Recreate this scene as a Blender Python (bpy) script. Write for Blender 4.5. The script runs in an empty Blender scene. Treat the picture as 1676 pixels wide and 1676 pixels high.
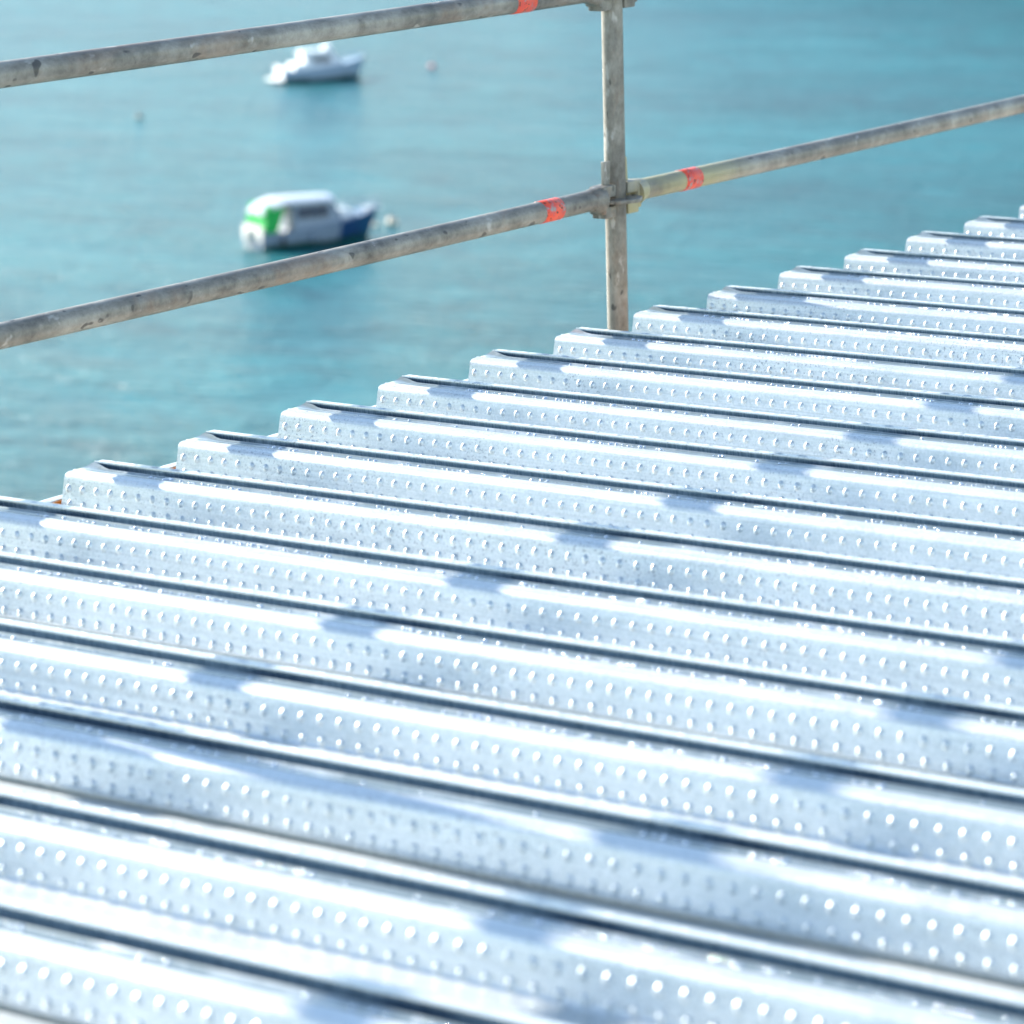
import bpy, bmesh, math, random
from mathutils import Vector, Matrix, noise

random.seed(7)
scene = bpy.context.scene
COL = scene.collection
R = math.radians

# ------------------------------------------------------------------ camera
cam_data = bpy.data.cameras.new('camera')
cam = bpy.data.objects.new('camera', cam_data)
COL.objects.link(cam)
scene.camera = cam
CAM = Vector((3.9552, -4.3381, 1.2264))
r_ = Vector((0.8206, 0.5709, -0.0257)).normalized()
u_ = Vector((-0.1065, 0.1969, 0.9746))
d_ = Vector((-0.5615, 0.797, -0.2224)).normalized()
u_ = r_.cross(d_).normalized()
r_ = d_.cross(u_).normalized()
cam.matrix_world = Matrix(((r_.x, u_.x, -d_.x, CAM.x), (r_.y, u_.y, -d_.y, CAM.y), (r_.z, u_.z, -d_.z, CAM.z), (0, 0, 0, 1)))
cam_data.sensor_width = 36
cam_data.lens = 121.32
cam_data.clip_start = 0.05
cam_data.clip_end = 6000
cam_data.dof.use_dof = True
cam_data.dof.focus_distance = 6.55
cam_data.dof.aperture_fstop = 5.6
cam_data.dof.aperture_blades = 0

# ------------------------------------------------------------------ world and sun
SUN = Vector((-1.0, 0.102, 0.504)).normalized()
world = bpy.data.worlds.new('World')
scene.world = world
world.use_nodes = True
wn = world.node_tree.nodes
sky = wn.new('ShaderNodeTexSky')
sky.sky_type = 'NISHITA'
sky.sun_disc = False
sky.sun_elevation = math.asin(SUN.z)
sky.sun_rotation = math.atan2(SUN.x, SUN.y)
sky.air_density = 1.0
sky.dust_density = 0.03
sky.ozone_density = 0.3
world.node_tree.links.new(sky.outputs[0], wn['Background'].inputs[0])
wn['Background'].inputs[1].default_value = 0.125
sl = bpy.data.lights.new('sun', 'SUN')
sl.energy = 5.0
sl.angle = R(0.53)
sl.color = (1.0, 0.95, 0.88)
sun = bpy.data.objects.new('sun', sl)
COL.objects.link(sun)
sun.rotation_euler = SUN.to_track_quat('Z', 'Y').to_euler()

scene.view_settings.view_transform = 'Standard'
scene.view_settings.look = 'None'
scene.view_settings.exposure = 1.30
scene.view_settings.gamma = 1.0
scene.cycles.use_denoising = True
scene.cycles.sample_clamp_indirect = 8
scene.cycles.max_bounces = 10
scene.cycles.glossy_bounces = 6

# ------------------------------------------------------------------ helpers
def tag(o, label=None, cat=None, group=None, kind=None):
    if label: o['label'] = label
    if cat: o['category'] = cat
    if group: o['group'] = group
    if kind: o['kind'] = kind
    return o

def empty(name, loc, rz=0.0):
    o = bpy.data.objects.new(name, None)
    COL.objects.link(o)
    o.empty_display_size = 0.1
    o.location = loc
    o.rotation_euler = (0, 0, rz)
    return o

def link_mesh(name, bm, mats, parent=None, smooth=True, sharp=38):
    me = bpy.data.meshes.new(name)
    bm.normal_update()
    bm.to_mesh(me)
    bm.free()
    for m in (mats if isinstance(mats, (list, tuple)) else [mats]):
        me.materials.append(m)
    if smooth:
        me.polygons.foreach_set('use_smooth', [True] * len(me.polygons))
        me.set_sharp_from_angle(angle=R(sharp))
    o = bpy.data.objects.new(name, me)
    COL.objects.link(o)
    if parent: o.parent = parent
    return o

def copy_tree(o, parent=None):
    c = o.copy()
    COL.objects.link(c)
    if parent: c.parent = parent
    for ch in list(o.children):
        copy_tree(ch, c)
    return c

def add_box(bm, c, s, bevel=0.0, rot=None, mat=0):
    ret = bmesh.ops.create_cube(bm, size=1.0)
    vs = ret['verts']
    bmesh.ops.scale(bm, vec=s, verts=vs)
    if bevel > 0:
        es = list({e for v in vs for e in v.link_edges})
        rb = bmesh.ops.bevel(bm, geom=es, offset=bevel, segments=2, profile=0.5, affect='EDGES')
        vs = list({v for f in rb['faces'] for v in f.verts} | {v for v in vs if v.is_valid})
    if rot is not None:
        bmesh.ops.rotate(bm, cent=(0, 0, 0), matrix=rot, verts=vs)
    bmesh.ops.translate(bm, vec=c, verts=vs)
    if mat:
        for f in {f for v in vs for f in v.link_faces}: f.material_index = mat
    return vs

def add_tube(bm, pts, radii, seg=24, caps=True, squash=1.0):
    """rings swept through a list of points"""
    pts = [Vector(p) for p in pts]
    if not isinstance(radii, (list, tuple)): radii = [radii] * len(pts)
    rings = []
    t0 = (pts[1] - pts[0]).normalized()
    ref = Vector((0, 0, 1)) if abs(t0.z) < 0.9 else Vector((1, 0, 0))
    for i, p in enumerate(pts):
        a = pts[max(i - 1, 0)]; b = pts[min(i + 1, len(pts) - 1)]
        t = (b - a).normalized()
        s = t.cross(ref).normalized(); w = s.cross(t).normalized()
        rings.append([bm.verts.new(p + s * math.cos(2 * math.pi * k / seg) * radii[i] + w * math.sin(2 * math.pi * k / seg) * radii[i] * squash) for k in range(seg)])
    for i in range(len(rings) - 1):
        for k in range(seg):
            bm.faces.new((rings[i][k], rings[i][(k + 1) % seg], rings[i + 1][(k + 1) % seg], rings[i + 1][k]))
    if caps:
        bm.faces.new(rings[0]); bm.faces.new(rings[-1])
    return rings

def add_dome(bm, c, axis_n, axis_a, axis_b, ra, rb, h, seg=10):
    prof = ((1.12, -0.06), (0.97, 0.18), (0.80, 0.55), (0.55, 0.86), (0.27, 0.98))
    rings = []
    for rr, hh in prof:
        rings.append([bm.verts.new(c + axis_n * (hh * h) + axis_a * (math.cos(2 * math.pi * k / seg) * ra * rr) + axis_b * (math.sin(2 * math.pi * k / seg) * rb * rr)) for k in range(seg)])
    top = bm.verts.new(c + axis_n * h)
    for i in range(len(rings) - 1):
        for k in range(seg):
            bm.faces.new((rings[i][k], rings[i][(k + 1) % seg], rings[i + 1][(k + 1) % seg], rings[i + 1][k]))
    for k in range(seg):
        bm.faces.new((rings[-1][k], rings[-1][(k + 1) % seg], top))

# ------------------------------------------------------------------ node material helpers
def new_mat(name):
    m = bpy.data.materials.new(name)
    m.use_nodes = True
    nt = m.node_tree
    return m, nt, nt.nodes['Principled BSDF']

def N(nt, kind, **kw):
    n = nt.nodes.new(kind)
    for k, v in kw.items():
        if k.startswith('i_'):
            n.inputs[k[2:].replace('_', ' ')].default_value = v
        else:
            setattr(n, k, v)
    return n

def L(nt, a, b): nt.links.new(a, b)

def coords(nt, scale=(1, 1, 1), kind='Object'):
    tc = N(nt, 'ShaderNodeTexCoord')
    mp = N(nt, 'ShaderNodeMapping')
    mp.inputs['Scale'].default_value = scale
    L(nt, tc.outputs[kind], mp.inputs['Vector'])
    return mp.outputs['Vector']

def noise_tex(nt, vec, scale, detail=4, rough=0.55, dist=0.0):
    n = N(nt, 'ShaderNodeTexNoise')
    n.inputs['Scale'].default_value = scale
    n.inputs['Detail'].default_value = detail
    n.inputs['Roughness'].default_value = rough
    n.inputs['Distortion'].default_value = dist
    L(nt, vec, n.inputs['Vector'])
    return n.outputs['Fac']

def ramp(nt, fac, stops):
    r = N(nt, 'ShaderNodeValToRGB')
    e = r.color_ramp.elements
    while len(e) < len(stops): e.new(0.5)
    for i, (p, c) in enumerate(stops):
        e[i].position = p
        e[i].color = (c[0], c[1], c[2], 1) if isinstance(c, (tuple, list)) else (c, c, c, 1)
    L(nt, fac, r.inputs['Fac'])
    return r.outputs['Color']

def mixc(nt, fac, a, b, mode='MIX'):
    m = N(nt, 'ShaderNodeMix', data_type='RGBA', blend_type=mode)
    for sock, v in ((m.inputs[0], fac), (m.inputs[6], a), (m.inputs[7], b)):
        if isinstance(v, (int, float)): sock.default_value = v
        elif isinstance(v, tuple): sock.default_value = (v[0], v[1], v[2], 1)
        else: L(nt, v, sock)
    return m.outputs[2]

def math_n(nt, op, a, b=None):
    m = N(nt, 'ShaderNodeMath', operation=op)
    for i, v in enumerate((a, b)):
        if v is None: continue
        if isinstance(v, (int, float)): m.inputs[i].default_value = v
        else: L(nt, v, m.inputs[i])
    return m.outputs[0]

def bump(nt, h, strength, dist, prev=None):
    b = N(nt, 'ShaderNodeBump')
    b.inputs['Strength'].default_value = strength
    b.inputs['Distance'].default_value = dist
    L(nt, h, b.inputs['Height'])
    if prev is not None: L(nt, prev, b.inputs['Normal'])
    return b.outputs['Normal']

def simple(name, col, rough=0.5, metal=0.0, nscale=0, namt=0.0, coat=0.0):
    m, nt, p = new_mat(name)
    p.inputs['Roughness'].default_value = rough
    p.inputs['Metallic'].default_value = metal
    p.inputs['Coat Weight'].default_value = coat
    if nscale:
        f = noise_tex(nt, coords(nt), nscale, 5, 0.6)
        lo = tuple(c * (1 - namt) for c in col); hi = tuple(min(1, c * (1 + namt)) for c in col)
        L(nt, ramp(nt, f, ((0.3, lo), (0.7, hi))), p.inputs['Base Color'])
    else:
        p.inputs['Base Color'].default_value = (*col, 1)
    return m

# galvanised deck steel
def mat_galv(name='galvanised_steel', wet=False):
    m, nt, p = new_mat(name)
    v = coords(nt)
    info = N(nt, 'ShaderNodeObjectInfo')
    vadd = N(nt, 'ShaderNodeVectorMath', operation='ADD')
    sc = N(nt, 'ShaderNodeVectorMath', operation='SCALE')
    comb = N(nt, 'ShaderNodeCombineXYZ')
    L(nt, info.outputs['Random'], comb.inputs[0]); L(nt, info.outputs['Random'], comb.inputs[1])
    L(nt, comb.outputs[0], sc.inputs[0]); sc.inputs['Scale'].default_value = 37.0
    L(nt, v, vadd.inputs[0]); L(nt, sc.outputs[0], vadd.inputs[1])
    v = vadd.outputs[0]
    st = N(nt, 'ShaderNodeMapping'); st.inputs['Scale'].default_value = (1.6, 260, 260)
    L(nt, v, st.inputs['Vector'])
    streak = noise_tex(nt, st.outputs[0], 1.0, 3, 0.6)
    spang = N(nt, 'ShaderNodeTexVoronoi'); spang.inputs['Scale'].default_value = 260
    L(nt, v, spang.inputs['Vector'])
    spf = N(nt, 'ShaderNodeSeparateColor'); L(nt, spang.outputs['Color'], spf.inputs[0])
    cloud = noise_tex(nt, v, 7.0, 5, 0.6)
    base = ramp(nt, cloud, ((0.25, (0.68, 0.72, 0.71)), (0.75, (0.82, 0.85, 0.83))))
    base = mixc(nt, 0.35, base, spf.outputs[1], 'SOFT_LIGHT')
    scuff = ramp(nt, noise_tex(nt, st.outputs[0], 0.35, 6, 0.7), ((0.56, 0.0), (0.70, 1.0)))
    base = mixc(nt, math_n(nt, 'MULTIPLY', scuff, 0.35), base, (0.42, 0.46, 0.48))
    base = mixc(nt, 0.22, base, ramp(nt, streak, ((0.32, 0.35), (0.62, 1.0))), 'MULTIPLY')
    # grey splash specks in loose patches
    specks = ramp(nt, noise_tex(nt, v, 230, 2, 0.5), ((0.60, 0.0), (0.66, 1.0)))
    patch = ramp(nt, noise_tex(nt, v, 3.3, 2, 0.5), ((0.46, 0.0), (0.62, 1.0)))
    sm = math_n(nt, 'MULTIPLY', specks, patch)
    base = mixc(nt, math_n(nt, 'MULTIPLY', sm, 0.65), base, (0.22, 0.24, 0.27))
    L(nt, base, p.inputs['Base Color'])
    p.inputs['Metallic'].default_value = 0.55
    if wet:
        # rain water standing along the groove: darker and smoother, with dry gaps
        film = ramp(nt, noise_tex(nt, v, 5.0, 5, 0.7), ((0.30, 0.25), (0.50, 1.0)))
        L(nt, mixc(nt, film, base, (0.20, 0.245, 0.245)), p.inputs['Base Color'])
        p.inputs['Coat Weight'].default_value = 0.6
        p.inputs['Coat Roughness'].default_value = 0.08
    rr = math_n(nt, 'ADD', math_n(nt, 'MULTIPLY', streak, 0.16), math_n(nt, 'MULTIPLY', spf.outputs[0], 0.10))
    rr = math_n(nt, 'ADD', rr, math_n(nt, 'MULTIPLY', cloud, 0.12))
    L(nt, math_n(nt, 'ADD', rr, 0.22), p.inputs['Roughness'])
    nb = bump(nt, streak, 0.6, 0.0008)
    nb = bump(nt, noise_tex(nt, v, 90, 3, 0.5), 0.4, 0.0007, nb)
    nb = bump(nt, noise_tex(nt, v, 9, 2, 0.5), 0.35, 0.004, nb)
    L(nt, nb, p.inputs['Normal'])
    return m

def mat_tube(name, yellow=None, rust=0.30, node=False):
    """weathered galvanised scaffold tube; stains are patches fixed to the tube"""
    m, nt, p = new_mat(name)
    v = coords(nt)
    vs_ = coords(nt, (1.0, 0.35, 0.35))
    info = N(nt, 'ShaderNodeObjectInfo')
    comb = N(nt, 'ShaderNodeCombineXYZ')
    L(nt, math_n(nt, 'MULTIPLY', info.outputs['Random'], 50.0), comb.inputs[0])
    va = N(nt, 'ShaderNodeVectorMath', operation='ADD'); L(nt, vs_, va.inputs[0]); L(nt, comb.outputs[0], va.inputs[1])
    v2 = va.outputs[0]
    big = noise_tex(nt, v2, 14, 6, 0.65)
    fine = noise_tex(nt, v2, 120, 5, 0.7)
    c = ramp(nt, big, ((0.36, (0.09, 0.08, 0.065)), (0.5, (0.23, 0.21, 0.17)), (0.64, (0.42, 0.39, 0.33))))
    c = mixc(nt, 0.3, c, ramp(nt, fine, ((0.36, (0.10, 0.09, 0.075)), (0.66, (0.44, 0.415, 0.36)))))
    ru = ramp(nt, noise_tex(nt, v2, 9, 6, 0.7, 0.6), ((0.54, 0.0), (0.66, 1.0)))
    c = mixc(nt, math_n(nt, 'MULTIPLY', ru, rust), c, (0.33, 0.19, 0.11))
    pits = ramp(nt, noise_tex(nt, v2, 75, 1, 0.4), ((0.70, 0.0), (0.74, 1.0)))
    c = mixc(nt, math_n(nt, 'MULTIPLY', pits, 0.8), c, (0.05, 0.045, 0.04))
    cem = ramp(nt, noise_tex(nt, v2, 40, 3, 0.6), ((0.64, 0.0), (0.70, 1.0)))
    c = mixc(nt, math_n(nt, 'MULTIPLY', cem, 0.6), c, (0.55, 0.52, 0.47))
    if yellow:
        ye = ramp(nt, noise_tex(nt, v2, 11, 4, 0.6), ((0.38, 0.15), (0.55, 1.0)))
        if node:
            sp = N(nt, 'ShaderNodeSeparateXYZ'); L(nt, v, sp.inputs[0])
            ye = math_n(nt, 'MULTIPLY', ye, ramp(nt, sp.outputs[1], ((0.35, 1.0), (0.62, 0.0))))
        c = mixc(nt, math_n(nt, 'MULTIPLY', ye, yellow), c, (0.40, 0.36, 0.19))
    L(nt, c, p.inputs['Base Color'])
    p.inputs['Metallic'].default_value = 0.15
    L(nt, ramp(nt, fine, ((0.3, 0.34), (0.7, 0.55))), p.inputs['Roughness'])
    L(nt, bump(nt, fine, 0.5, 0.0012), p.inputs['Normal'])
    return m

def mat_band():
    m, nt, p = new_mat('fluorescent_orange_paint')
    v = coords(nt)
    w = noise_tex(nt, v, 45, 4, 0.65)
    c = ramp(nt, w, ((0.36, (0.32, 0.30, 0.27)), (0.44, (0.75, 0.08, 0.06)), (0.60, (0.92, 0.11, 0.04)), (0.75, (0.9, 0.05, 0.05))))
    scr = ramp(nt, noise_tex(nt, v, 90, 2, 0.5), ((0.62, 0.0), (0.65, 1.0)))
    c = mixc(nt, scr, c, (0.10, 0.04, 0.03))
    L(nt, c, p.inputs['Base Color'])
    p.inputs['Roughness'].default_value = 0.45
    L(nt, bump(nt, w, 0.4, 0.001), p.inputs['Normal'])
    return m

def mat_water():
    m, nt, p = new_mat('sea_water')
    v = coords(nt)
    # broad patches of clearer and cloudier water, long streaks lie across the wind
    mp = N(nt, 'ShaderNodeMapping'); mp.inputs['Rotation'].default_value = (0, 0, R(-35)); mp.inputs['Scale'].default_value = (0.42, 1.0, 1)
    L(nt, v, mp.inputs['Vector'])
    patch = noise_tex(nt, mp.outputs[0], 0.06, 4, 0.6)
    fine = noise_tex(nt, mp.outputs[0], 0.75, 5, 0.62, 0.4)  # finer streaks: ripple light and dark painted into the base colour
    both = math_n(nt, 'ADD', math_n(nt, 'MULTIPLY', patch, 0.45), math_n(nt, 'MULTIPLY', fine, 0.55))
    L(nt, ramp(nt, both, ((0.38, (0.000, 0.054, 0.064)), (0.62, (0.001, 0.145, 0.160)))), p.inputs['Base Color'])
    p.inputs['IOR'].default_value = 1.333
    p.inputs['Roughness'].default_value = 0.33
    g = ramp(nt, noise_tex(nt, mp.outputs[0], 0.22, 4, 0.65), ((0.3, 0.35), (0.7, 1.0)))
    w1 = noise_tex(nt, mp.outputs[0], 1.25, 3, 0.55, 0.3)
    w2 = noise_tex(nt, mp.outputs[0], 2.4, 4, 0.6, 0.2)
    n1 = bump(nt, math_n(nt, 'MULTIPLY', w1, g), 1.0, 0.27)
    n2 = bump(nt, math_n(nt, 'MULTIPLY', w2, g), 1.0, 0.30, n1)
    L(nt, n2, p.inputs['Normal'])
    return m

M_galv = mat_galv()
M_wet = mat_galv('wet_galvanised_steel', True)
M_groove, nt_, p_ = new_mat('groove_shade_zinc')  # shade inside the groove painted as a dark base colour, finely striped
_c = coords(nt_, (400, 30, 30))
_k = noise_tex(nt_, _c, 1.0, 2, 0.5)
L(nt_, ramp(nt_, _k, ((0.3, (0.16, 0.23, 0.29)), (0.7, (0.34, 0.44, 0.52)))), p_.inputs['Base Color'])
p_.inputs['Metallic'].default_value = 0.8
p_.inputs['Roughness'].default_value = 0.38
M_tube = mat_tube('weathered_scaffold_steel')
M_tube_y = mat_tube('yellow_stained_scaffold_steel', 0.9, 0.3, True)
M_cast = mat_tube('rusty_cast_steel', None, 0.8)
M_cast_y = mat_tube('yellow_painted_cast_steel', 0.95, 0.5)
M_band = mat_band()
M_water = mat_water()
M_orange = simple('orange_primer', (0.75, 0.30, 0.04), 0.55, 0, 20, 0.12)
M_conc = simple('concrete', (0.36, 0.34, 0.31), 0.9, 0, 2.5, 0.25)
M_gel = simple('white_gelcoat', (0.78, 0.80, 0.82), 0.25, 0, 3, 0.05, 0.3)
M_gel2 = simple('shaded_white_gelcoat', (0.22, 0.28, 0.36), 0.35, 0, 4, 0.08)  # white hull and cabin sides, their shade painted in as grey-blue
M_gel3 = simple('pale_shaded_gelcoat', (0.32, 0.42, 0.54), 0.3, 0, 4, 0.06)  # white cruiser hull with its blue shade painted into the colour
M_navy = simple('navy_paint', (0.01, 0.05, 0.15), 0.3, 0, 3, 0.2)
M_boot = simple('dark_green_antifouling', (0.01, 0.08, 0.06), 0.6, 0, 5, 0.3)
M_green = simple('green_canvas', (0.02, 0.42, 0.08), 0.8, 0, 8, 0.15)
M_cream = simple('cream_canvas', (0.80, 0.76, 0.68), 0.8, 0, 8, 0.06)
M_glass = simple('tinted_boat_glass', (0.02, 0.035, 0.07), 0.45)
M_alu = simple('polished_rail', (0.8, 0.8, 0.82), 0.2, 1.0)
M_dark = simple('black_rubber', (0.03, 0.03, 0.035), 0.5)
M_buoy_c = simple('cream_buoy', (0.78, 0.66, 0.50), 0.45, 0, 6, 0.1)
M_buoy_p = simple('pink_buoy', (0.85, 0.42, 0.40), 0.4, 0, 6, 0.1)
M_buoy_b = simple('faded_brown_buoy', (0.42, 0.36, 0.30), 0.5, 0, 6, 0.1)
M_deckwood = simple('scaffold_plank_steel', (0.35, 0.34, 0.32), 0.6, 0.4, 12, 0.2)

# ------------------------------------------------------------------ setting
SEA = -18.8
bm = bmesh.new()
bmesh.ops.create_grid(bm, x_segments=2, y_segments=2, size=3500)
sea = link_mesh('sea', bm, M_water, smooth=False)
sea.location = (-800, 1200, SEA)
tag(sea, kind='structure')

bm = bmesh.new()
add_box(bm, (4.6, 1.0, (SEA - 3 - 3.2) / 2), (11.6, 26, -3.2 - (SEA - 3)), 0.05)
quay = link_mesh('quay', bm, M_conc)
tag(quay, kind='structure')

def mat_hill():
    m, nt, p = new_mat('wooded_hillside')
    v = coords(nt)
    f = noise_tex(nt, v, 0.12, 8, 0.65)
    L(nt, ramp(nt, f, ((0.35, (0.020, 0.035, 0.015)), (0.55, (0.05, 0.075, 0.03)), (0.72, (0.14, 0.13, 0.09)))), p.inputs['Base Color'])
    p.inputs['Roughness'].default_value = 0.9
    return m
bm = bmesh.new()
bmesh.ops.create_grid(bm, x_segments=120, y_segments=60, size=1)
for vtx in bm.verts:
    x, y = vtx.co.x, vtx.co.y
    e = max(0.0, 1 - (abs(x) ** 2.2)) ** 0.6 * max(0.0, 1 - (abs(y) ** 2.0)) ** 0.55
    nz = noise.fractal(Vector((x * 6, y * 3, 1.7)), 0.8, 2.2, 5)
    vtx.co = Vector((x * 120, y * 55, -3 + 34 * e + 4.5 * nz * min(1, e * 2)))
hill = link_mesh('hill', bm, mat_hill(), sharp=180)
hill.location = (-85, 345, SEA)
hill.rotation_euler = (0, 0, R(12))
tag(hill, kind='structure')

# ------------------------------------------------------------------ steel deck sheets
P = 0.3
LEN = 5.2
HALF = [(-0.0652, -0.0560), (-0.0566, -0.0200), (-0.0558, -0.0150), (-0.0547, -0.0105), (-0.0520, -0.0068), (-0.0480, -0.0044), (-0.0430, -0.0034),
        (-0.0330, -0.0032), (-0.0315, -0.0020), (-0.0285, -0.0020), (-0.0270, -0.0034), (-0.0080, -0.0034), (-0.0060, -0.0027), (-0.0046, -0.0016), (-0.0030, -0.0012),
        (-0.0016, -0.0022), (-0.0020, -0.0056), (-0.0046, -0.0150), (-0.0024, -0.0210), (0.0222, -0.0210), (0.0262, -0.0165), (0.0238, -0.0060),
        (0.0228, 0.0008), (0.0236, 0.0030), (0.0252, 0.0031), (0.0286, 0.0018), (0.0330, 0.0017),
        (0.0440, 0.0016), (0.0480, 0.0008), (0.0515, -0.0016), (0.0541, -0.0070), (0.0555, -0.0140), (0.0566, -0.0200), (0.0652, -0.0560)]
GROOVE = set(); WET = set(); SLOT = {}
def profile():
    GROOVE.clear(); WET.clear(); SLOT.clear()
    pts = [(-0.0740, -0.0592), (-0.0702, -0.0616), (-0.0667, -0.0614)]
    for rib in (0, 1):
        o = rib * P
        if rib == 1:
            pts += [(o - 0.0695, -0.0634), (o - 0.0667, -0.0614)]
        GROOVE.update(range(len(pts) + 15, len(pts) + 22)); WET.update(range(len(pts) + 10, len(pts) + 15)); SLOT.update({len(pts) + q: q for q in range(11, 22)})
        pts += [(o + y, z) for y, z in HALF]
        pts += [(o + 0.0667, -0.0614), (o + 0.0695, -0.0634), (o + 0.0740, -0.0640)]
        # two shallow stiffeners rolled in the trough
        for c in (0.115, 0.185):
            pts += [(o + c - 0.008, -0.0640), (o + c - 0.004, -0.0618), (o + c + 0.004, -0.0618), (o + c + 0.008, -0.0640)]
        if rib == 0:
            pts += [(o + 0.225, -0.0640)]
        else:
            pts += [(o + 0.215, -0.0645), (o + 0.2330, -0.0668), (o + 0.2400, -0.0660), (o + 0.2425, -0.0520)]
    return pts

def make_sheet_mesh(seed):
    rnd = random.Random(seed)
    prof = profile()
    n = len(prof)
    norms = []
    for i in range(n):
        a = prof[max(0, i - 1)]; b = prof[min(n - 1, i + 1)]
        t = Vector((b[0] - a[0], b[1] - a[1])).normalized()
        norms.append(Vector((t.y, -t.x)))     # points under the sheet
    T = 0.0011
    bm = bmesh.new()
    NX = 64
    rows = []
    for j in range(NX + 1):
        s = j / NX
        x = LEN * s if j > 0 else 0.0
        if 0 < j < 10: x = 0.014 * j
        elif j >= 10: x = 0.14 + (LEN - 0.14) * (j - 10) / (NX - 10)
        loop = []
        for i, (y, z) in enumerate(prof):
            if i in SLOT and x < 0.16:
                # the pressed groove runs out to a point at the cut end
                t = min(1, x / 0.062); t = t * t * (3 - 2 * t)
                q = SLOT[i]
                o_ = P if y > 0.15 else 0.0
                if q <= 14:
                    ey_ = o_ + (-0.0020, 0.0080, 0.0160, 0.0200)[q - 11]
                    ez_ = (-0.0030, -0.0014, 0.0006, 0.0016)[q - 11]
                else:
                    ey_ = o_ + 0.0204 + (q - 15) * 0.0003
                    ez_ = z * 0.5
                y = ey_ + (y - ey_) * t; z = ez_ + (z - ez_) * t
            wz = 0.00055 * noise.noise(Vector((x * 2.3, y * 6, seed))) + 0.0010 * noise.noise(Vector((x * 0.6, y * 4, seed + 5)))
            wy = 0.0004 * noise.noise(Vector((x * 1.7, y * 2, seed + 11)))
            if z > -0.003 and x < 0.03: wz += 0.0009 * noise.noise(Vector((x * 60, y * 90, seed + 3)))
            loop.append((x + (rnd.uniform(-0.0008, 0.0008) if j == 0 else 0), y + wy, z + wz))
        top = [bm.verts.new(c) for c in loop]
        bot = [bm.verts.new((c[0], c[1] + norms[i].x * T, c[2] + norms[i].y * T)) for i, c in enumerate(loop)]
        rows.append((top, bot))
    for j in range(NX):
        (t0, b0), (t1, b1) = rows[j], rows[j + 1]
        for i in range(n - 1):
            f = bm.faces.new((t0[i], t1[i], t1[i + 1], t0[i + 1]))
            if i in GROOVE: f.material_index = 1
            elif i in WET: f.material_index = 2
            bm.faces.new((b0[i], b0[i + 1], b1[i + 1], b1[i]))
        bm.faces.new((t0[0], b0[0], b1[0], t1[0]))
        bm.faces.new((t0[-1], t1[-1], b1[-1], b0[-1]))
    for (t, b) in (rows[0], rows[-1]):
        for i in range(n - 1):
            bm.faces.new((t[i], t[i + 1], b[i + 1], b[i]))
    bmesh.ops.recalc_face_normals(bm, faces=bm.faces)
    # pressed dimples on the webs
    ex = Vector((1, 0, 0))
    for rib in (0, 1):
        for side in (-1, 1):
            y0, z0, y1, z1 = -0.0566, -0.0200, -0.0652, -0.0560
            wdir = Vector((0, (y0 - y1), z0 - z1)).normalized()
            wn_ = Vector((0, -wdir.z, wdir.y))
            if side > 0:
                wdir = Vector((0, -wdir.y, wdir.z)); wn_ = Vector((0, -wn_.y, wn_.z))
            ph = rnd.uniform(0, 0.006)
            for row, zc in ((0, -0.0290), (1, -0.0545)):
                f = (zc - z0) / (z1 - z0)
                yc = (y0 + (y1 - y0) * f) * (-side)
                k = 0
                x = 0.0120 + ph + (0.0060 if row else 0)
                while x < LEN - 0.02:
                    hh = 0.0041 * rnd.uniform(0.88, 1.1)
                    c = Vector((x, rib * P + yc * (-1 if side > 0 else 1) * (1 if side < 0 else -1) * 1.0, zc))
                    c.y = rib * P + (abs(yc) if side > 0 else -abs(yc))
                    add_dome(bm, c, wn_, ex, wdir, 0.0055, 0.0070, hh, 12)
                    x += 0.0312
    # small pressed dashes on the far half of each crest, short ones near the groove
    up = Vector((0, 0, 1)); ey = Vector((0, 1, 0))
    for rib in (0, 1):
        x = 0.02 + rnd.uniform(0, 0.01)
        while x < LEN - 0.03:
            add_dome(bm, Vector((x, rib * P + 0.0385, 0.0017)), up, ex, ey, 0.0095, 0.0022, 0.0012, 8)
            x += 0.0470
    return bm

def make_droplets_mesh(seed):
    rnd = random.Random(seed * 13 + 1)
    bm = bmesh.new()
    for rib in (0, 1):
        for _ in range(620):
            x = rnd.uniform(0.15, LEN - 0.05)
            if noise.noise(Vector((x * 1.5, rib * 7, seed))) < -0.12 and rnd.random() < 0.8: continue
            r = 0.0014 + 0.0026 * rnd.random() ** 1.7
            y = rib * P - rnd.uniform(0.0075, 0.0165)
            
            c = Vector((x, y, -0.0037))
            seg = 8
            rings = []
            for a in (0.0, 30, 58):
                rings.append([bm.verts.new(c + Vector((math.cos(2 * math.pi * k / seg) * r * math.cos(R(a)), math.sin(2 * math.pi * k / seg) * r * math.cos(R(a)), r * 0.75 * math.sin(R(a))))) for k in range(seg)])
            top = bm.verts.new(c + Vector((0, 0, r * 0.75)))
            for i in range(2):
                for k in range(seg): bm.faces.new((rings[i][k], rings[i][(k + 1) % seg], rings[i + 1][(k + 1) % seg], rings[i + 1][k]))
            for k in range(seg): bm.faces.new((rings[2][k], rings[2][(k + 1) % seg], top))
    return bm

M_drop, nt_, p_ = new_mat('shiny_zinc_beads')
p_.inputs['Base Color'].default_value = (0.9, 0.92, 0.93, 1)
p_.inputs['Metallic'].default_value = 0.9
p_.inputs['Roughness'].default_value = 0.13
p_.inputs['Specular IOR Level'].default_value = 1.0
p_.inputs['Transmission Weight'].default_value = 0.0

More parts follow.
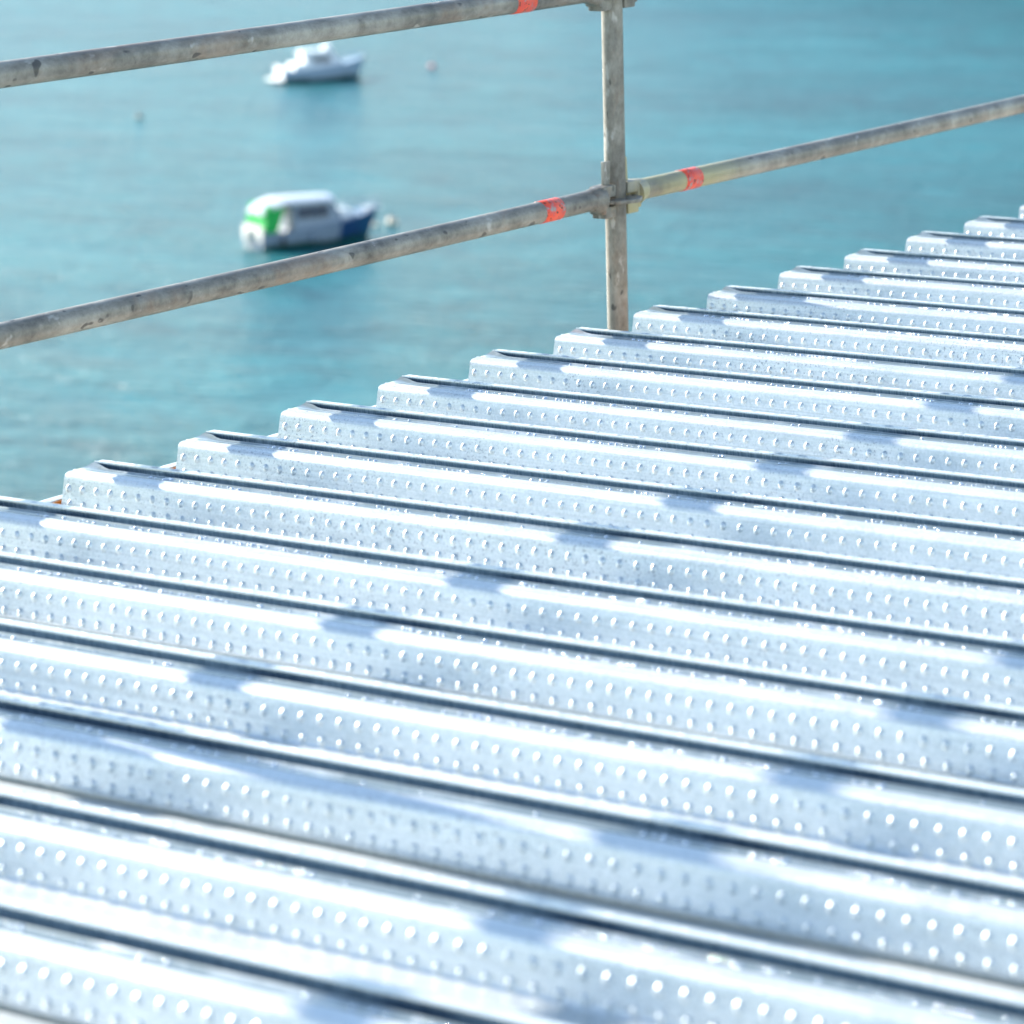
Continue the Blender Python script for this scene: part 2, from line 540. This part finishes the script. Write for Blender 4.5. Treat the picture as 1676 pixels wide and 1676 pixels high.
protos = []
for s_ in range(4):
    bm = make_sheet_mesh(s_ * 3 + 1)
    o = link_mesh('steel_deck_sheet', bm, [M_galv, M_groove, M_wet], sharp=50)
    d = link_mesh('zinc_beads', make_droplets_mesh(s_), M_drop, o, sharp=180)
    tag(d, kind='stuff')
    protos.append(o)

SHEET_LABELS = {
    -4: 'bright galvanised ribbed deck sheet blurred along the bottom edge, lowest at the left corner',
    -3: 'blurred galvanised deck sheet whose ribs leave the frame at the bottom right corner',
    -2: 'galvanised deck sheet carrying the long blue shadow streak of a scaffold post',
    -1: 'galvanised deck sheet whose cut end is just beyond the left edge, below the orange beam',
    0: 'galvanised deck sheet with the lowest two cut rib ends seen against the water at left',
    1: 'galvanised deck sheet with third and fourth cut rib ends counted from the lower left',
    2: 'galvanised deck sheet with its rib ends just left of the scaffold post foot',
    3: 'galvanised deck sheet with rib ends just right of the scaffold post foot',
    4: 'galvanised deck sheet with rib ends below the right rail, second sheet right of the post',
    5: 'galvanised deck sheet with rib ends near the right edge, second farthest one',
    6: 'farthest galvanised deck sheet, only a sliver of its rib end at the right edge',
}
used = set()
rs = random.Random(3)
sheets = []
OUT = {-5: 'the first one past the bottom edge of the photograph', -6: 'the second one past the bottom edge of the photograph', -7: 'at the photographer\'s feet, outside the photograph', -8: 'behind the photographer, outside the photograph', 7: 'beyond the farthest visible rib, outside the photograph'}
for i in range(-8, 8):
    v = i % 4
    src = protos[v]
    if v not in used:
        o = src; used.add(v)
    else:
        o = copy_tree(src)
    tilt = -0.0045 / P * 0.5 + rs.uniform(-0.001, 0.001)
    o.location = (rs.uniform(-0.004, 0.004), 2 * i * P + rs.uniform(-0.0012, 0.0012), 0.0012)
    o.rotation_euler = (tilt, 0, rs.uniform(-0.0006, 0.0006))
    o['category'] = 'deck sheet'
    o['group'] = 'ribbed steel deck sheets laid side by side'
    o['label'] = SHEET_LABELS.get(i) or 'galvanised ribbed deck sheet ' + OUT[i]
    sheets.append(o)

# ------------------------------------------------------------------ orange edge beam under the sheet ends
def make_beam(name, x, ztop, label):
    b = empty(name, (x, 0, 0))
    tag(b, label, 'beam')
    bm = bmesh.new(); add_box(bm, (0, 1.0, ztop - 0.006), (0.14, 14, 0.012), 0.002); link_mesh('top_flange', bm, M_conc, b)
    bm = bmesh.new(); add_box(bm, (0, 1.0, ztop - 0.163), (0.010, 14, 0.300)); link_mesh('web', bm, M_conc, b)
    bm = bmesh.new(); add_box(bm, (0, 1.0, ztop - 0.320), (0.14, 14, 0.012), 0.002); link_mesh('bottom_flange', bm, M_conc, b)
    return b
edge = empty('edge_beam', (-0.012, 0, 0))
tag(edge, 'orange painted steel edge beam running under the cut sheet ends', 'beam')
bm = bmesh.new(); add_box(bm, (-0.004, 1.0, -0.0685), (0.008, 14, 0.030), 0.0012); link_mesh('upstand', bm, M_orange, edge)
bm = bmesh.new(); add_box(bm, (0.05, 1.0, -0.207), (0.010, 14, 0.248)); link_mesh('web', bm, M_conc, edge)
bm = bmesh.new(); add_box(bm, (-0.010, 1.0, -0.0515), (0.022, 14, 0.003), 0.0006); link_mesh('edge_trim', bm, M_galv, edge)
bm = bmesh.new(); add_box(bm, (0.075, 1.0, -0.076), (0.14, 14, 0.012), 0.002); link_mesh('top_flange', bm, M_orange, edge)
bm = bmesh.new(); add_box(bm, (0.075, 1.0, -0.337), (0.14, 14, 0.012), 0.002); link_mesh('bottom_flange', bm, M_conc, edge)
# columns carry the deck down to the quay
for bx in (2.4, 4.9):
    make_beam('steel_beam', bx, -0.0705, 'grey floor beam hidden under the deck sheets')

# ------------------------------------------------------------------ scaffold
XR, ZL, DZ = -0.2404, 0.2007, 0.4560
TR = 0.0237
POST_Y = 2.0486
BAY = 3.115
LEVELS = [ZL - 3 * DZ, ZL - 2 * DZ, ZL - DZ, ZL, ZL + DZ, ZL + 2 * DZ]

def rosette_bm():
    bm = bmesh.new()
    seg = 48; ro, ri, h = 0.0600, TR + 0.0005, 0.0085
    # scalloped disc with eight openings
    def ring(r, z, wav=0.0):
        return [bm.verts.new(((r + wav * math.cos(8 * 2 * math.pi * k / seg)) * math.cos(2 * math.pi * k / seg), (r + wav * math.cos(8 * 2 * math.pi * k / seg)) * math.sin(2 * math.pi * k / seg), z)) for k in range(seg)]
    rings = [ring(ri, h / 2), ring(0.036, h / 2), ring(0.051, h / 2, 0.0015), ring(ro - 0.001, h / 2, 0.0018), ring(ro, h / 2 - 0.0015, 0.0018),
             ring(ro, -h / 2 + 0.0015, 0.0018), ring(ro - 0.001, -h / 2, 0.0018), ring(0.051, -h / 2, 0.0015), ring(0.036, -h / 2), ring(ri, -h / 2)]
    nr = len(rings)
    for i in range(nr):
        a, b = rings[i], rings[(i + 1) % nr]
        for k in range(seg):
            opening = (k % 6) in (2, 3)
            if opening and i in (1, 7): continue
            bm.faces.new((a[k], a[(k + 1) % seg], b[(k + 1) % seg], b[k]))
    for k in range(seg):
        if (k % 6) in (2, 3):
            k2 = (k + 1) % seg
            bm.faces.new((rings[1][k], rings[1][k2], rings[8][k2], rings[8][k]))
            bm.faces.new((rings[2][k], rings[2][k2], rings[7][k2], rings[7][k]))
            if (k % 6) == 2: bm.faces.new((rings[1][k], rings[2][k], rings[7][k], rings[8][k]))
            if (k % 6) == 3: bm.faces.new((rings[1][k2], rings[2][k2], rings[7][k2], rings[8][k2]))
    bmesh.ops.recalc_face_normals(bm, faces=bm.faces)
    return bm

def make_standard(y, label):
    s = empty('scaffold_standard', (XR, y, -3.2))
    tag(s, label, 'scaffold post', 'upright scaffold posts outside the deck edge')
    bm = bmesh.new()
    add_tube(bm, [(0, 0, 0.02), (0, 0, 1.2), (0, 0, 3.2), (0, 0, 4.2), (0, 0, 5.0)], TR, 40)
    link_mesh('tube', bm, M_tube, s)
    bm = bmesh.new(); add_box(bm, (0, 0, 0.006), (0.15, 0.15, 0.010), 0.001); link_mesh('base_plate', bm, M_cast, s)
    for z in LEVELS[2:]:
        ro = link_mesh('rosette', rosette_bm(), M_cast, s)
        ro.location = (0, 0, z - 0.009 + 3.2)
    return s

def make_ledger(y0, y1, z, label, yellow=0, band0=0.300, band1=0.268):
    """ledger from the post at y0 to the post at y1 (y0 < y1)"""
    g = empty('scaffold_ledger', (XR, y0, z))
    tag(g, label, 'scaffold rail', 'horizontal scaffold rails along the deck edge')
    Ln = y1 - y0
    bm = bmesh.new()
    a, b = 0.088, Ln - 0.088
    nseg = 14
    sag = -0.0035
    pts = [(0.0, a + (b - a) * k / nseg, sag * math.sin(math.pi * k / nseg)) for k in range(nseg + 1)]
    add_tube(bm, pts, TR, 40)
    link_mesh('tube', bm, M_tube_y if yellow else M_tube, g)
    for end, (yy, sgn) in enumerate(((0.0, 1), (Ln, -1))):
        mt = M_cast_y if (yellow and end == 0) else M_cast
        bm = bmesh.new()
        # two jaws gripping the rosette, tapering into a collar around the tube
        for zc, hz in ((0.0145, 0.027), (-0.0320, 0.026)):
            vs = add_box(bm, (0, yy + sgn * 0.0460, zc), (0.037, 0.0440, hz), 0.0035)
        vs = add_box(bm, (0, yy + sgn * 0.0705, -0.004), (0.040, 0.0130, 0.062), 0.004)
        add_tube(bm, [(0, yy + sgn * 0.070, -0.003), (0, yy + sgn * 0.078, -0.002), (0, yy + sgn * 0.100, 0), (0, yy + sgn * 0.106, 0)], [0.0315, 0.0300, TR + 0.0022, TR + 0.0003], 32)
        hd = link_mesh('wedge_head', bm, mt, g)
        bm = bmesh.new()
        # flat tapered wedge with an eye, leaning slightly
        w = [(-0.0125, 0.078), (0.0125, 0.078), (0.0085, -0.046), (-0.0060, -0.046)]
        f1 = [bm.verts.new((p0, 0.003, p1)) for p0, p1 in w]; f2 = [bm.verts.new((p0, -0.003, p1)) for p0, p1 in w]
        bm.faces.new(f1); bm.faces.new(f2[::-1])
        for k in range(4): bm.faces.new((f1[k], f1[(k + 1) % 4], f2[(k + 1) % 4], f2[k]))
        bmesh.ops.recalc_face_normals(bm, faces=bm.faces)
        bmesh.ops.bevel(bm, geom=list(bm.edges), offset=0.0008, segments=1, affect='EDGES')
        wd = link_mesh('wedge', bm, mt, g, smooth=False)
        wd.location = (0.0, yy + sgn * 0.0420, 0.002)
        wd.rotation_euler = (R(-3 * sgn), 0, R(90 + 12 * sgn))
    for on, yc in ((band0, band0), (band1, Ln - band1)):
        if not on: continue
        bm = bmesh.new()
        cz = sag * math.sin(math.pi * (yc - a) / (b - a)) if a < yc < b else 0
        rg = add_tube(bm, [(0, yc - 0.035, cz), (0, yc - 0.0345, cz), (0, yc, cz), (0, yc + 0.0345, cz), (0, yc + 0.035, cz)], [TR + 0.0001, TR + 0.0009, TR + 0.0010, TR + 0.0009, TR + 0.0001], 40, caps=False)
        link_mesh('paint_band', bm, M_band, g, sharp=80)
    return g

make_standard(POST_Y, 'weathered grey steel scaffold post standing upright in front of the water')
make_standard(POST_Y - BAY, 'weathered scaffold post beyond the left edge of the frame')
make_standard(POST_Y + BAY, 'weathered scaffold post beyond the right edge of the frame')
make_standard(POST_Y - 2 * BAY, 'weathered scaffold post nearest the photographer, outside the frame')
yb = POST_Y - BAY
make_ledger(yb, POST_Y, ZL, 'lower grey scaffold rail left of the post, crossing below the green-canopied boat')
make_ledger(yb, POST_Y, ZL + DZ, 'upper grey scaffold rail left of the post, passing above the white cabin boat', band1=0.356)
make_ledger(POST_Y, POST_Y + BAY, ZL, 'yellow-stained scaffold rail rising to the right of the post', yellow=1)
make_ledger(POST_Y, POST_Y + BAY, ZL + DZ, 'upper scaffold rail right of the post, only its coupling shows at the top edge')
make_ledger(yb, POST_Y, ZL + 2 * DZ, 'top scaffold rail above the frame left of the post, seen by its shadow')
make_ledger(POST_Y, POST_Y + BAY, ZL + 2 * DZ, 'top scaffold rail above the frame right of the post')
for z, nm in ((ZL, 'lower'), (ZL + DZ, 'middle'), (ZL + 2 * DZ, 'top')):
    make_ledger(yb - BAY, yb, z, '%s scaffold rail of the bay left of the frame' % nm)

# ------------------------------------------------------------------ boats
def hull_bm(Lg, beam, fb_aft, fb_bow, draft=0.25, split=None):
    """closed hull, x forward from transom (0) to stem (Lg); split = height ratio above which material 1 is used"""
    bm = bmesh.new()
    ns, nv = 18, 8
    rows = []
    for i in range(ns + 1):
        t = i / ns
        bt = beam / 2 * (0.90 + 0.10 * math.sin(min(t * 2.2, 1.57))) * (1 - max(0, (t - 0.45) / 0.55) ** 2.3)
        bt = max(bt, 0.015)
        top = fb_aft + (fb_bow - fb_aft) * t ** 1.8
        ring = []
        for side in (1, -1):
            seq = range(nv + 1)
            pts = []
            for j in seq:
                q = j / nv                      # 0 keel .. 1 sheer
                z = -draft * (1 - t ** 6 * 0.6) + (top + draft) * q
                wq = min(1, (q * 2.3)) ** 0.5 * (0.86 + 0.14 * q)
                flare = 1 - (1 - q) * 0.35 * max(0, (t - 0.5) * 2)
                x = t * Lg * (1 - 0.0) - (1 - q) * 0.75 * t ** 3 * 0.9
                pts.append(Vector((x, side * bt * wq * flare, z)))
            ring.append(pts)
        line = [bm.verts.new(v) for v in ring[0][::-1]] + [bm.verts.new(v) for v in ring[1][1:]]
        rows.append(line)
    m = len(rows[0])
    for i in range(ns):
        for k in range(m - 1):
            f = bm.faces.new((rows[i][k], rows[i][k + 1], rows[i + 1][k + 1], rows[i + 1][k]))
        # deck
        bm.faces.new((rows[i][0], rows[i + 1][0], rows[i + 1][-1], rows[i][-1]))
    bm.faces.new(rows[0]); bm.faces.new(rows[-1][::-1])
    bmesh.ops.recalc_face_normals(bm, faces=bm.faces)
    bmesh.ops.remove_doubles(bm, verts=bm.verts, dist=0.001)
    for f in bm.faces:
        c = f.calc_center_median()
        if c.z < 0.20: f.material_index = 1
        elif split and c.x > split and abs(f.normal.z) < 0.75: f.material_index = 2
    return bm

def house_bm(x0, x1, w0, w1, z0, z1, rake_f=0.4, rake_a=0.1, tumble=0.12, bev=0.06):
    """cabin block with raked ends and tumblehome"""
    bm = bmesh.new()
    b = [(x0, w0), (x1, w1)]
    lo = [bm.verts.new((x0, -w0, z0)), bm.verts.new((x1, -w1, z0)), bm.verts.new((x1, w1, z0)), bm.verts.new((x0, w0, z0))]
    hi = [bm.verts.new((x0 + rake_a, -(w0 - tumble), z1)), bm.verts.new((x1 - rake_f, -(w1 - tumble), z1)), bm.verts.new((x1 - rake_f, w1 - tumble, z1)), bm.verts.new((x0 + rake_a, w0 - tumble, z1))]
    bm.faces.new(lo[::-1]); bm.faces.new(hi)
    for k in range(4): bm.faces.new((lo[k], lo[(k + 1) % 4], hi[(k + 1) % 4], hi[k]))
    bmesh.ops.bevel(bm, geom=list(bm.edges), offset=bev, segments=2, affect='EDGES')
    return bm

def pane_bm(quad, t=0.012):
    bm = bmesh.new()
    q = [Vector(p) for p in quad]
    n = (q[1] - q[0]).cross(q[2] - q[0]).normalized() * t
    a = [bm.verts.new(p + n) for p in q]; b = [bm.verts.new(p - n) for p in q]
    bm.faces.new(a); bm.faces.new(b[::-1])
    for k in range(4): bm.faces.new((a[k], b[k], b[(k + 1) % 4], a[(k + 1) % 4]))
    bmesh.ops.recalc_face_normals(bm, faces=bm.faces)
    return bm

def rail_bm(path, posts, r=0.016):
    bm = bmesh.new()
    add_tube(bm, path, r, 8)
    for p, q in posts: add_tube(bm, [p, q], r * 0.9, 8)
    return bm

# boat with the green canopy
b1 = empty('motor_boat', (-82.52, 101.03, SEA), math.atan2(4.69, 2.28))
b1.scale = (0.90, 0.95, 0.95)
tag(b1, 'grey-white cabin boat with white top, green stern canopy and navy bow, moored nearest', 'boat', 'boats moored on the water')
link_mesh('hull', hull_bm(6.3, 2.35, 0.72, 1.22, 0.3, 3.9), [M_gel2, M_boot, M_navy], b1, sharp=35)
link_mesh('cabin', house_bm(1.55, 4.25, 0.98, 0.80, 0.70, 1.95, 0.75, 0.05, 0.16), M_gel2, b1)
bm = bmesh.new()
rows_ = []
for i in range(15):
    t = i / 14
    x = 0.15 + 3.6 * t
    hw = (1.02 - 0.22 * t) * (1 - 0.25 * max(0, 0.15 - t) / 0.15)
    zt = 2.12 - 0.75 * max(0, 0.28 - t) ** 1.3 * 2.6 - 0.10 * t * t
    top = [bm.verts.new((x, hw * (k / 5 - 1), zt - 0.20 * abs(k / 5 - 1) ** 2.5)) for k in range(11)]
    bot = [bm.verts.new((x, hw * 0.97 * (k / 5 - 1), zt - 0.26 - 0.02 * abs(k / 5 - 1))) for k in range(11)]
    rows_.append(top + bot[::-1])
for i in range(14):
    for k in range(22):
        bm.faces.new((rows_[i][k], rows_[i][(k + 1) % 22], rows_[i + 1][(k + 1) % 22], rows_[i + 1][k]))
bm.faces.new(rows_[0]); bm.faces.new(rows_[-1][::-1])
bmesh.ops.recalc_face_normals(bm, faces=bm.faces)
link_mesh('cabin_roof', bm, M_gel, b1)
link_mesh('foredeck_hatch', house_bm(4.05, 5.10, 0.62, 0.42, 0.95, 1.36, 0.35, 0.0, 0.10), M_gel, b1)
bm = house_bm(0.12, 0.80, 1.01, 0.99, 0.72, 1.84, -0.42, 0.22, 0.08, 0.06); link_mesh('stern_canopy', bm, M_green, b1)
bm = house_bm(-0.03, 0.16, 1.00, 1.00, 0.35, 0.98, 0.04, 0.04, 0.04, 0.04); link_mesh('canopy_flap', bm, M_cream, b1)
for sd in (-1, 1):
    for xa, xb in ((1.80, 2.62), (2.72, 3.35)):
        link_mesh('window', pane_bm([(xa, sd * 0.945, 1.22), (xb, sd * 0.895, 1.22), (xb - 0.03, sd * 0.835, 1.68), (xa, sd * 0.875, 1.68)], 0.02), M_glass, b1, smooth=False)
link_mesh('windscreen', pane_bm([(4.05, -0.62, 1.12), (4.05, 0.62, 1.12), (3.62, 0.56, 1.85), (3.62, -0.56, 1.85)], 0.03), M_glass, b1, smooth=False)
rp = [(4.4, -0.85, 1.42), (5.2, -0.62, 1.50), (6.0, -0.22, 1.58), (6.35, 0, 1.62), (6.0, 0.22, 1.58), (5.2, 0.62, 1.50), (4.4, 0.85, 1.42)]
link_mesh('bow_rail', rail_bm(rp, [(p, (p[0] - 0.03, p[1] * 0.97, 0.95 + 0.05 * k)) for k, p in enumerate(rp[:4])] + [(p, (p[0] - 0.03, p[1] * 0.97, 1.0)) for p in rp[4:]], 0.02), M_alu, b1)
bm = bmesh.new(); add_box(bm, (5.95, 0, 1.26), (0.75, 0.42, 0.10), 0.03); link_mesh('bow_pulpit', bm, M_gel, b1)
bm = bmesh.new(); add_box(bm, (-0.16, 0.1, 0.62), (0.26, 0.34, 0.50), 0.08); add_box(bm, (-0.18, 0.1, 0.20), (0.18, 0.12, 0.70), 0.03); link_mesh('outboard_motor', bm, M_cream, b1)
for k, xx in enumerate((0.9, 2.4)):
    bm = bmesh.new(); add_tube(bm, [(xx, -1.22, 0.18), (xx, -1.24, 0.24), (xx, -1.24, 0.52), (xx, -1.22, 0.60)], [0.03, 0.085, 0.085, 0.03], 12); link_mesh('fender', bm, M_dark if k == 0 else M_gel2, b1)

# white cabin boat
b2 = empty('cabin_cruiser', (-123.05, 153.48, SEA), math.atan2(4.48, 3.13))
b2.scale = (0.80, 0.92, 0.92)
tag(b2, 'white cabin cruiser with stepped stern and raised wheelhouse, moored farther out below the upper rail', 'boat', 'boats moored on the water')
link_mesh('hull', hull_bm(6.7, 2.5, 0.80, 1.25, 0.3, None), [M_gel3, M_boot, M_gel3], b2, sharp=35)
bm = bmesh.new(); add_box(bm, (-0.36, 0, 0.20), (0.75, 2.0, 0.10), 0.03); link_mesh('swim_platform', bm, M_gel, b2)
bm = bmesh.new(); add_box(bm, (0.10, 0, 0.62), (0.22, 2.10, 0.80), 0.05); link_mesh('transom', bm, M_gel, b2)
link_mesh('cockpit_coaming', house_bm(0.9, 2.4, 1.02, 1.00, 0.75, 1.18, 0.1, 0.12, 0.06), M_gel, b2)
link_mesh('wheelhouse', house_bm(1.7, 5.1, 0.98, 0.72, 0.78, 1.62, 0.95, 0.12, 0.18), M_gel, b2)
link_mesh('flybridge', house_bm(1.6, 4.25, 0.90, 0.70, 1.60, 1.92, 0.30, 0.05, 0.08), M_gel, b2)
for sd in (-1, 1):
    for xa, xb in ((2.35, 3.0), (3.08, 3.7)):
        link_mesh('window', pane_bm([(xa, sd * 0.880, 1.20), (xb, sd * 0.820, 1.20), (xb - 0.05, sd * 0.765, 1.52), (xa, sd * 0.815, 1.52)], 0.035), M_glass, b2, smooth=False)
link_mesh('windscreen', pane_bm([(4.62, -0.55, 1.15), (4.62, 0.55, 1.15), (4.08, 0.5, 1.66), (4.08, -0.5, 1.66)], 0.03), M_glass, b2, smooth=False)
rp = [(4.6, -0.88, 1.46), (5.5, -0.60, 1.55), (6.4, -0.18, 1.62), (6.72, 0, 1.66), (6.4, 0.18, 1.62), (5.5, 0.60, 1.55), (4.6, 0.88, 1.46)]
link_mesh('bow_rail', rail_bm(rp, [(p, (p[0] - 0.03, p[1] * 0.97, 1.0)) for p in rp], 0.03), M_alu, b2)
bm = rail_bm([(3.75, -0.66, 1.88), (3.75, -0.64, 2.26), (3.75, 0, 2.32), (3.75, 0.64, 2.26), (3.75, 0.66, 1.88)], [((4.1, -0.3, 1.88), (3.78, -0.3, 2.2)), ((4.1, 0.3, 1.88), (3.78, 0.3, 2.2))], 0.05)
link_mesh('radar_arch', bm, M_gel, b2)
bm = bmesh.new(); add_box(bm, (3.60, 0, 2.02), (0.35, 1.00, 0.22), 0.05); link_mesh('flybridge_screen', bm, M_gel, b2)

# buoys
def make_buoy(loc, r, mat, label, squash=0.85, tail=False):
    e = empty('mooring_buoy', loc)
    tag(e, label, 'buoy', 'mooring buoys on the water')
    bm = bmesh.new()
    bmesh.ops.create_uvsphere(bm, u_segments=24, v_segments=14, radius=r)
    bmesh.ops.scale(bm, vec=(1, 1, squash), verts=bm.verts)
    bmesh.ops.translate(bm, vec=(0, 0, r * 0.45), verts=bm.verts)
    link_mesh('float', bm, mat, e)
    bm = bmesh.new()
    add_tube(bm, [(0.0 + 0.09 * math.cos(a), 0, r * 1.35 + 0.06 + 0.09 * math.sin(a)) for a in [k * math.pi / 5 for k in range(10)]], 0.018, 8)
    link_mesh('lifting_ring', bm, M_dark, e)
    return e
make_buoy((-81.5, 108.9, SEA), 0.24, M_buoy_c, 'cream round mooring buoy just right of the green-canopied boat')
make_buoy((-81.75, 108.1, SEA), 0.13, M_buoy_c, 'tiny pale pickup float touching the cream buoy at its left')
make_buoy((-119.53, 163.81, SEA), 0.22, M_buoy_p, 'pale pink mooring buoy in open water right of the white cruiser')
make_buoy((-118.26, 135.52, SEA), 0.20, M_buoy_b, 'faint brownish mooring buoy between the two rails at the far left')
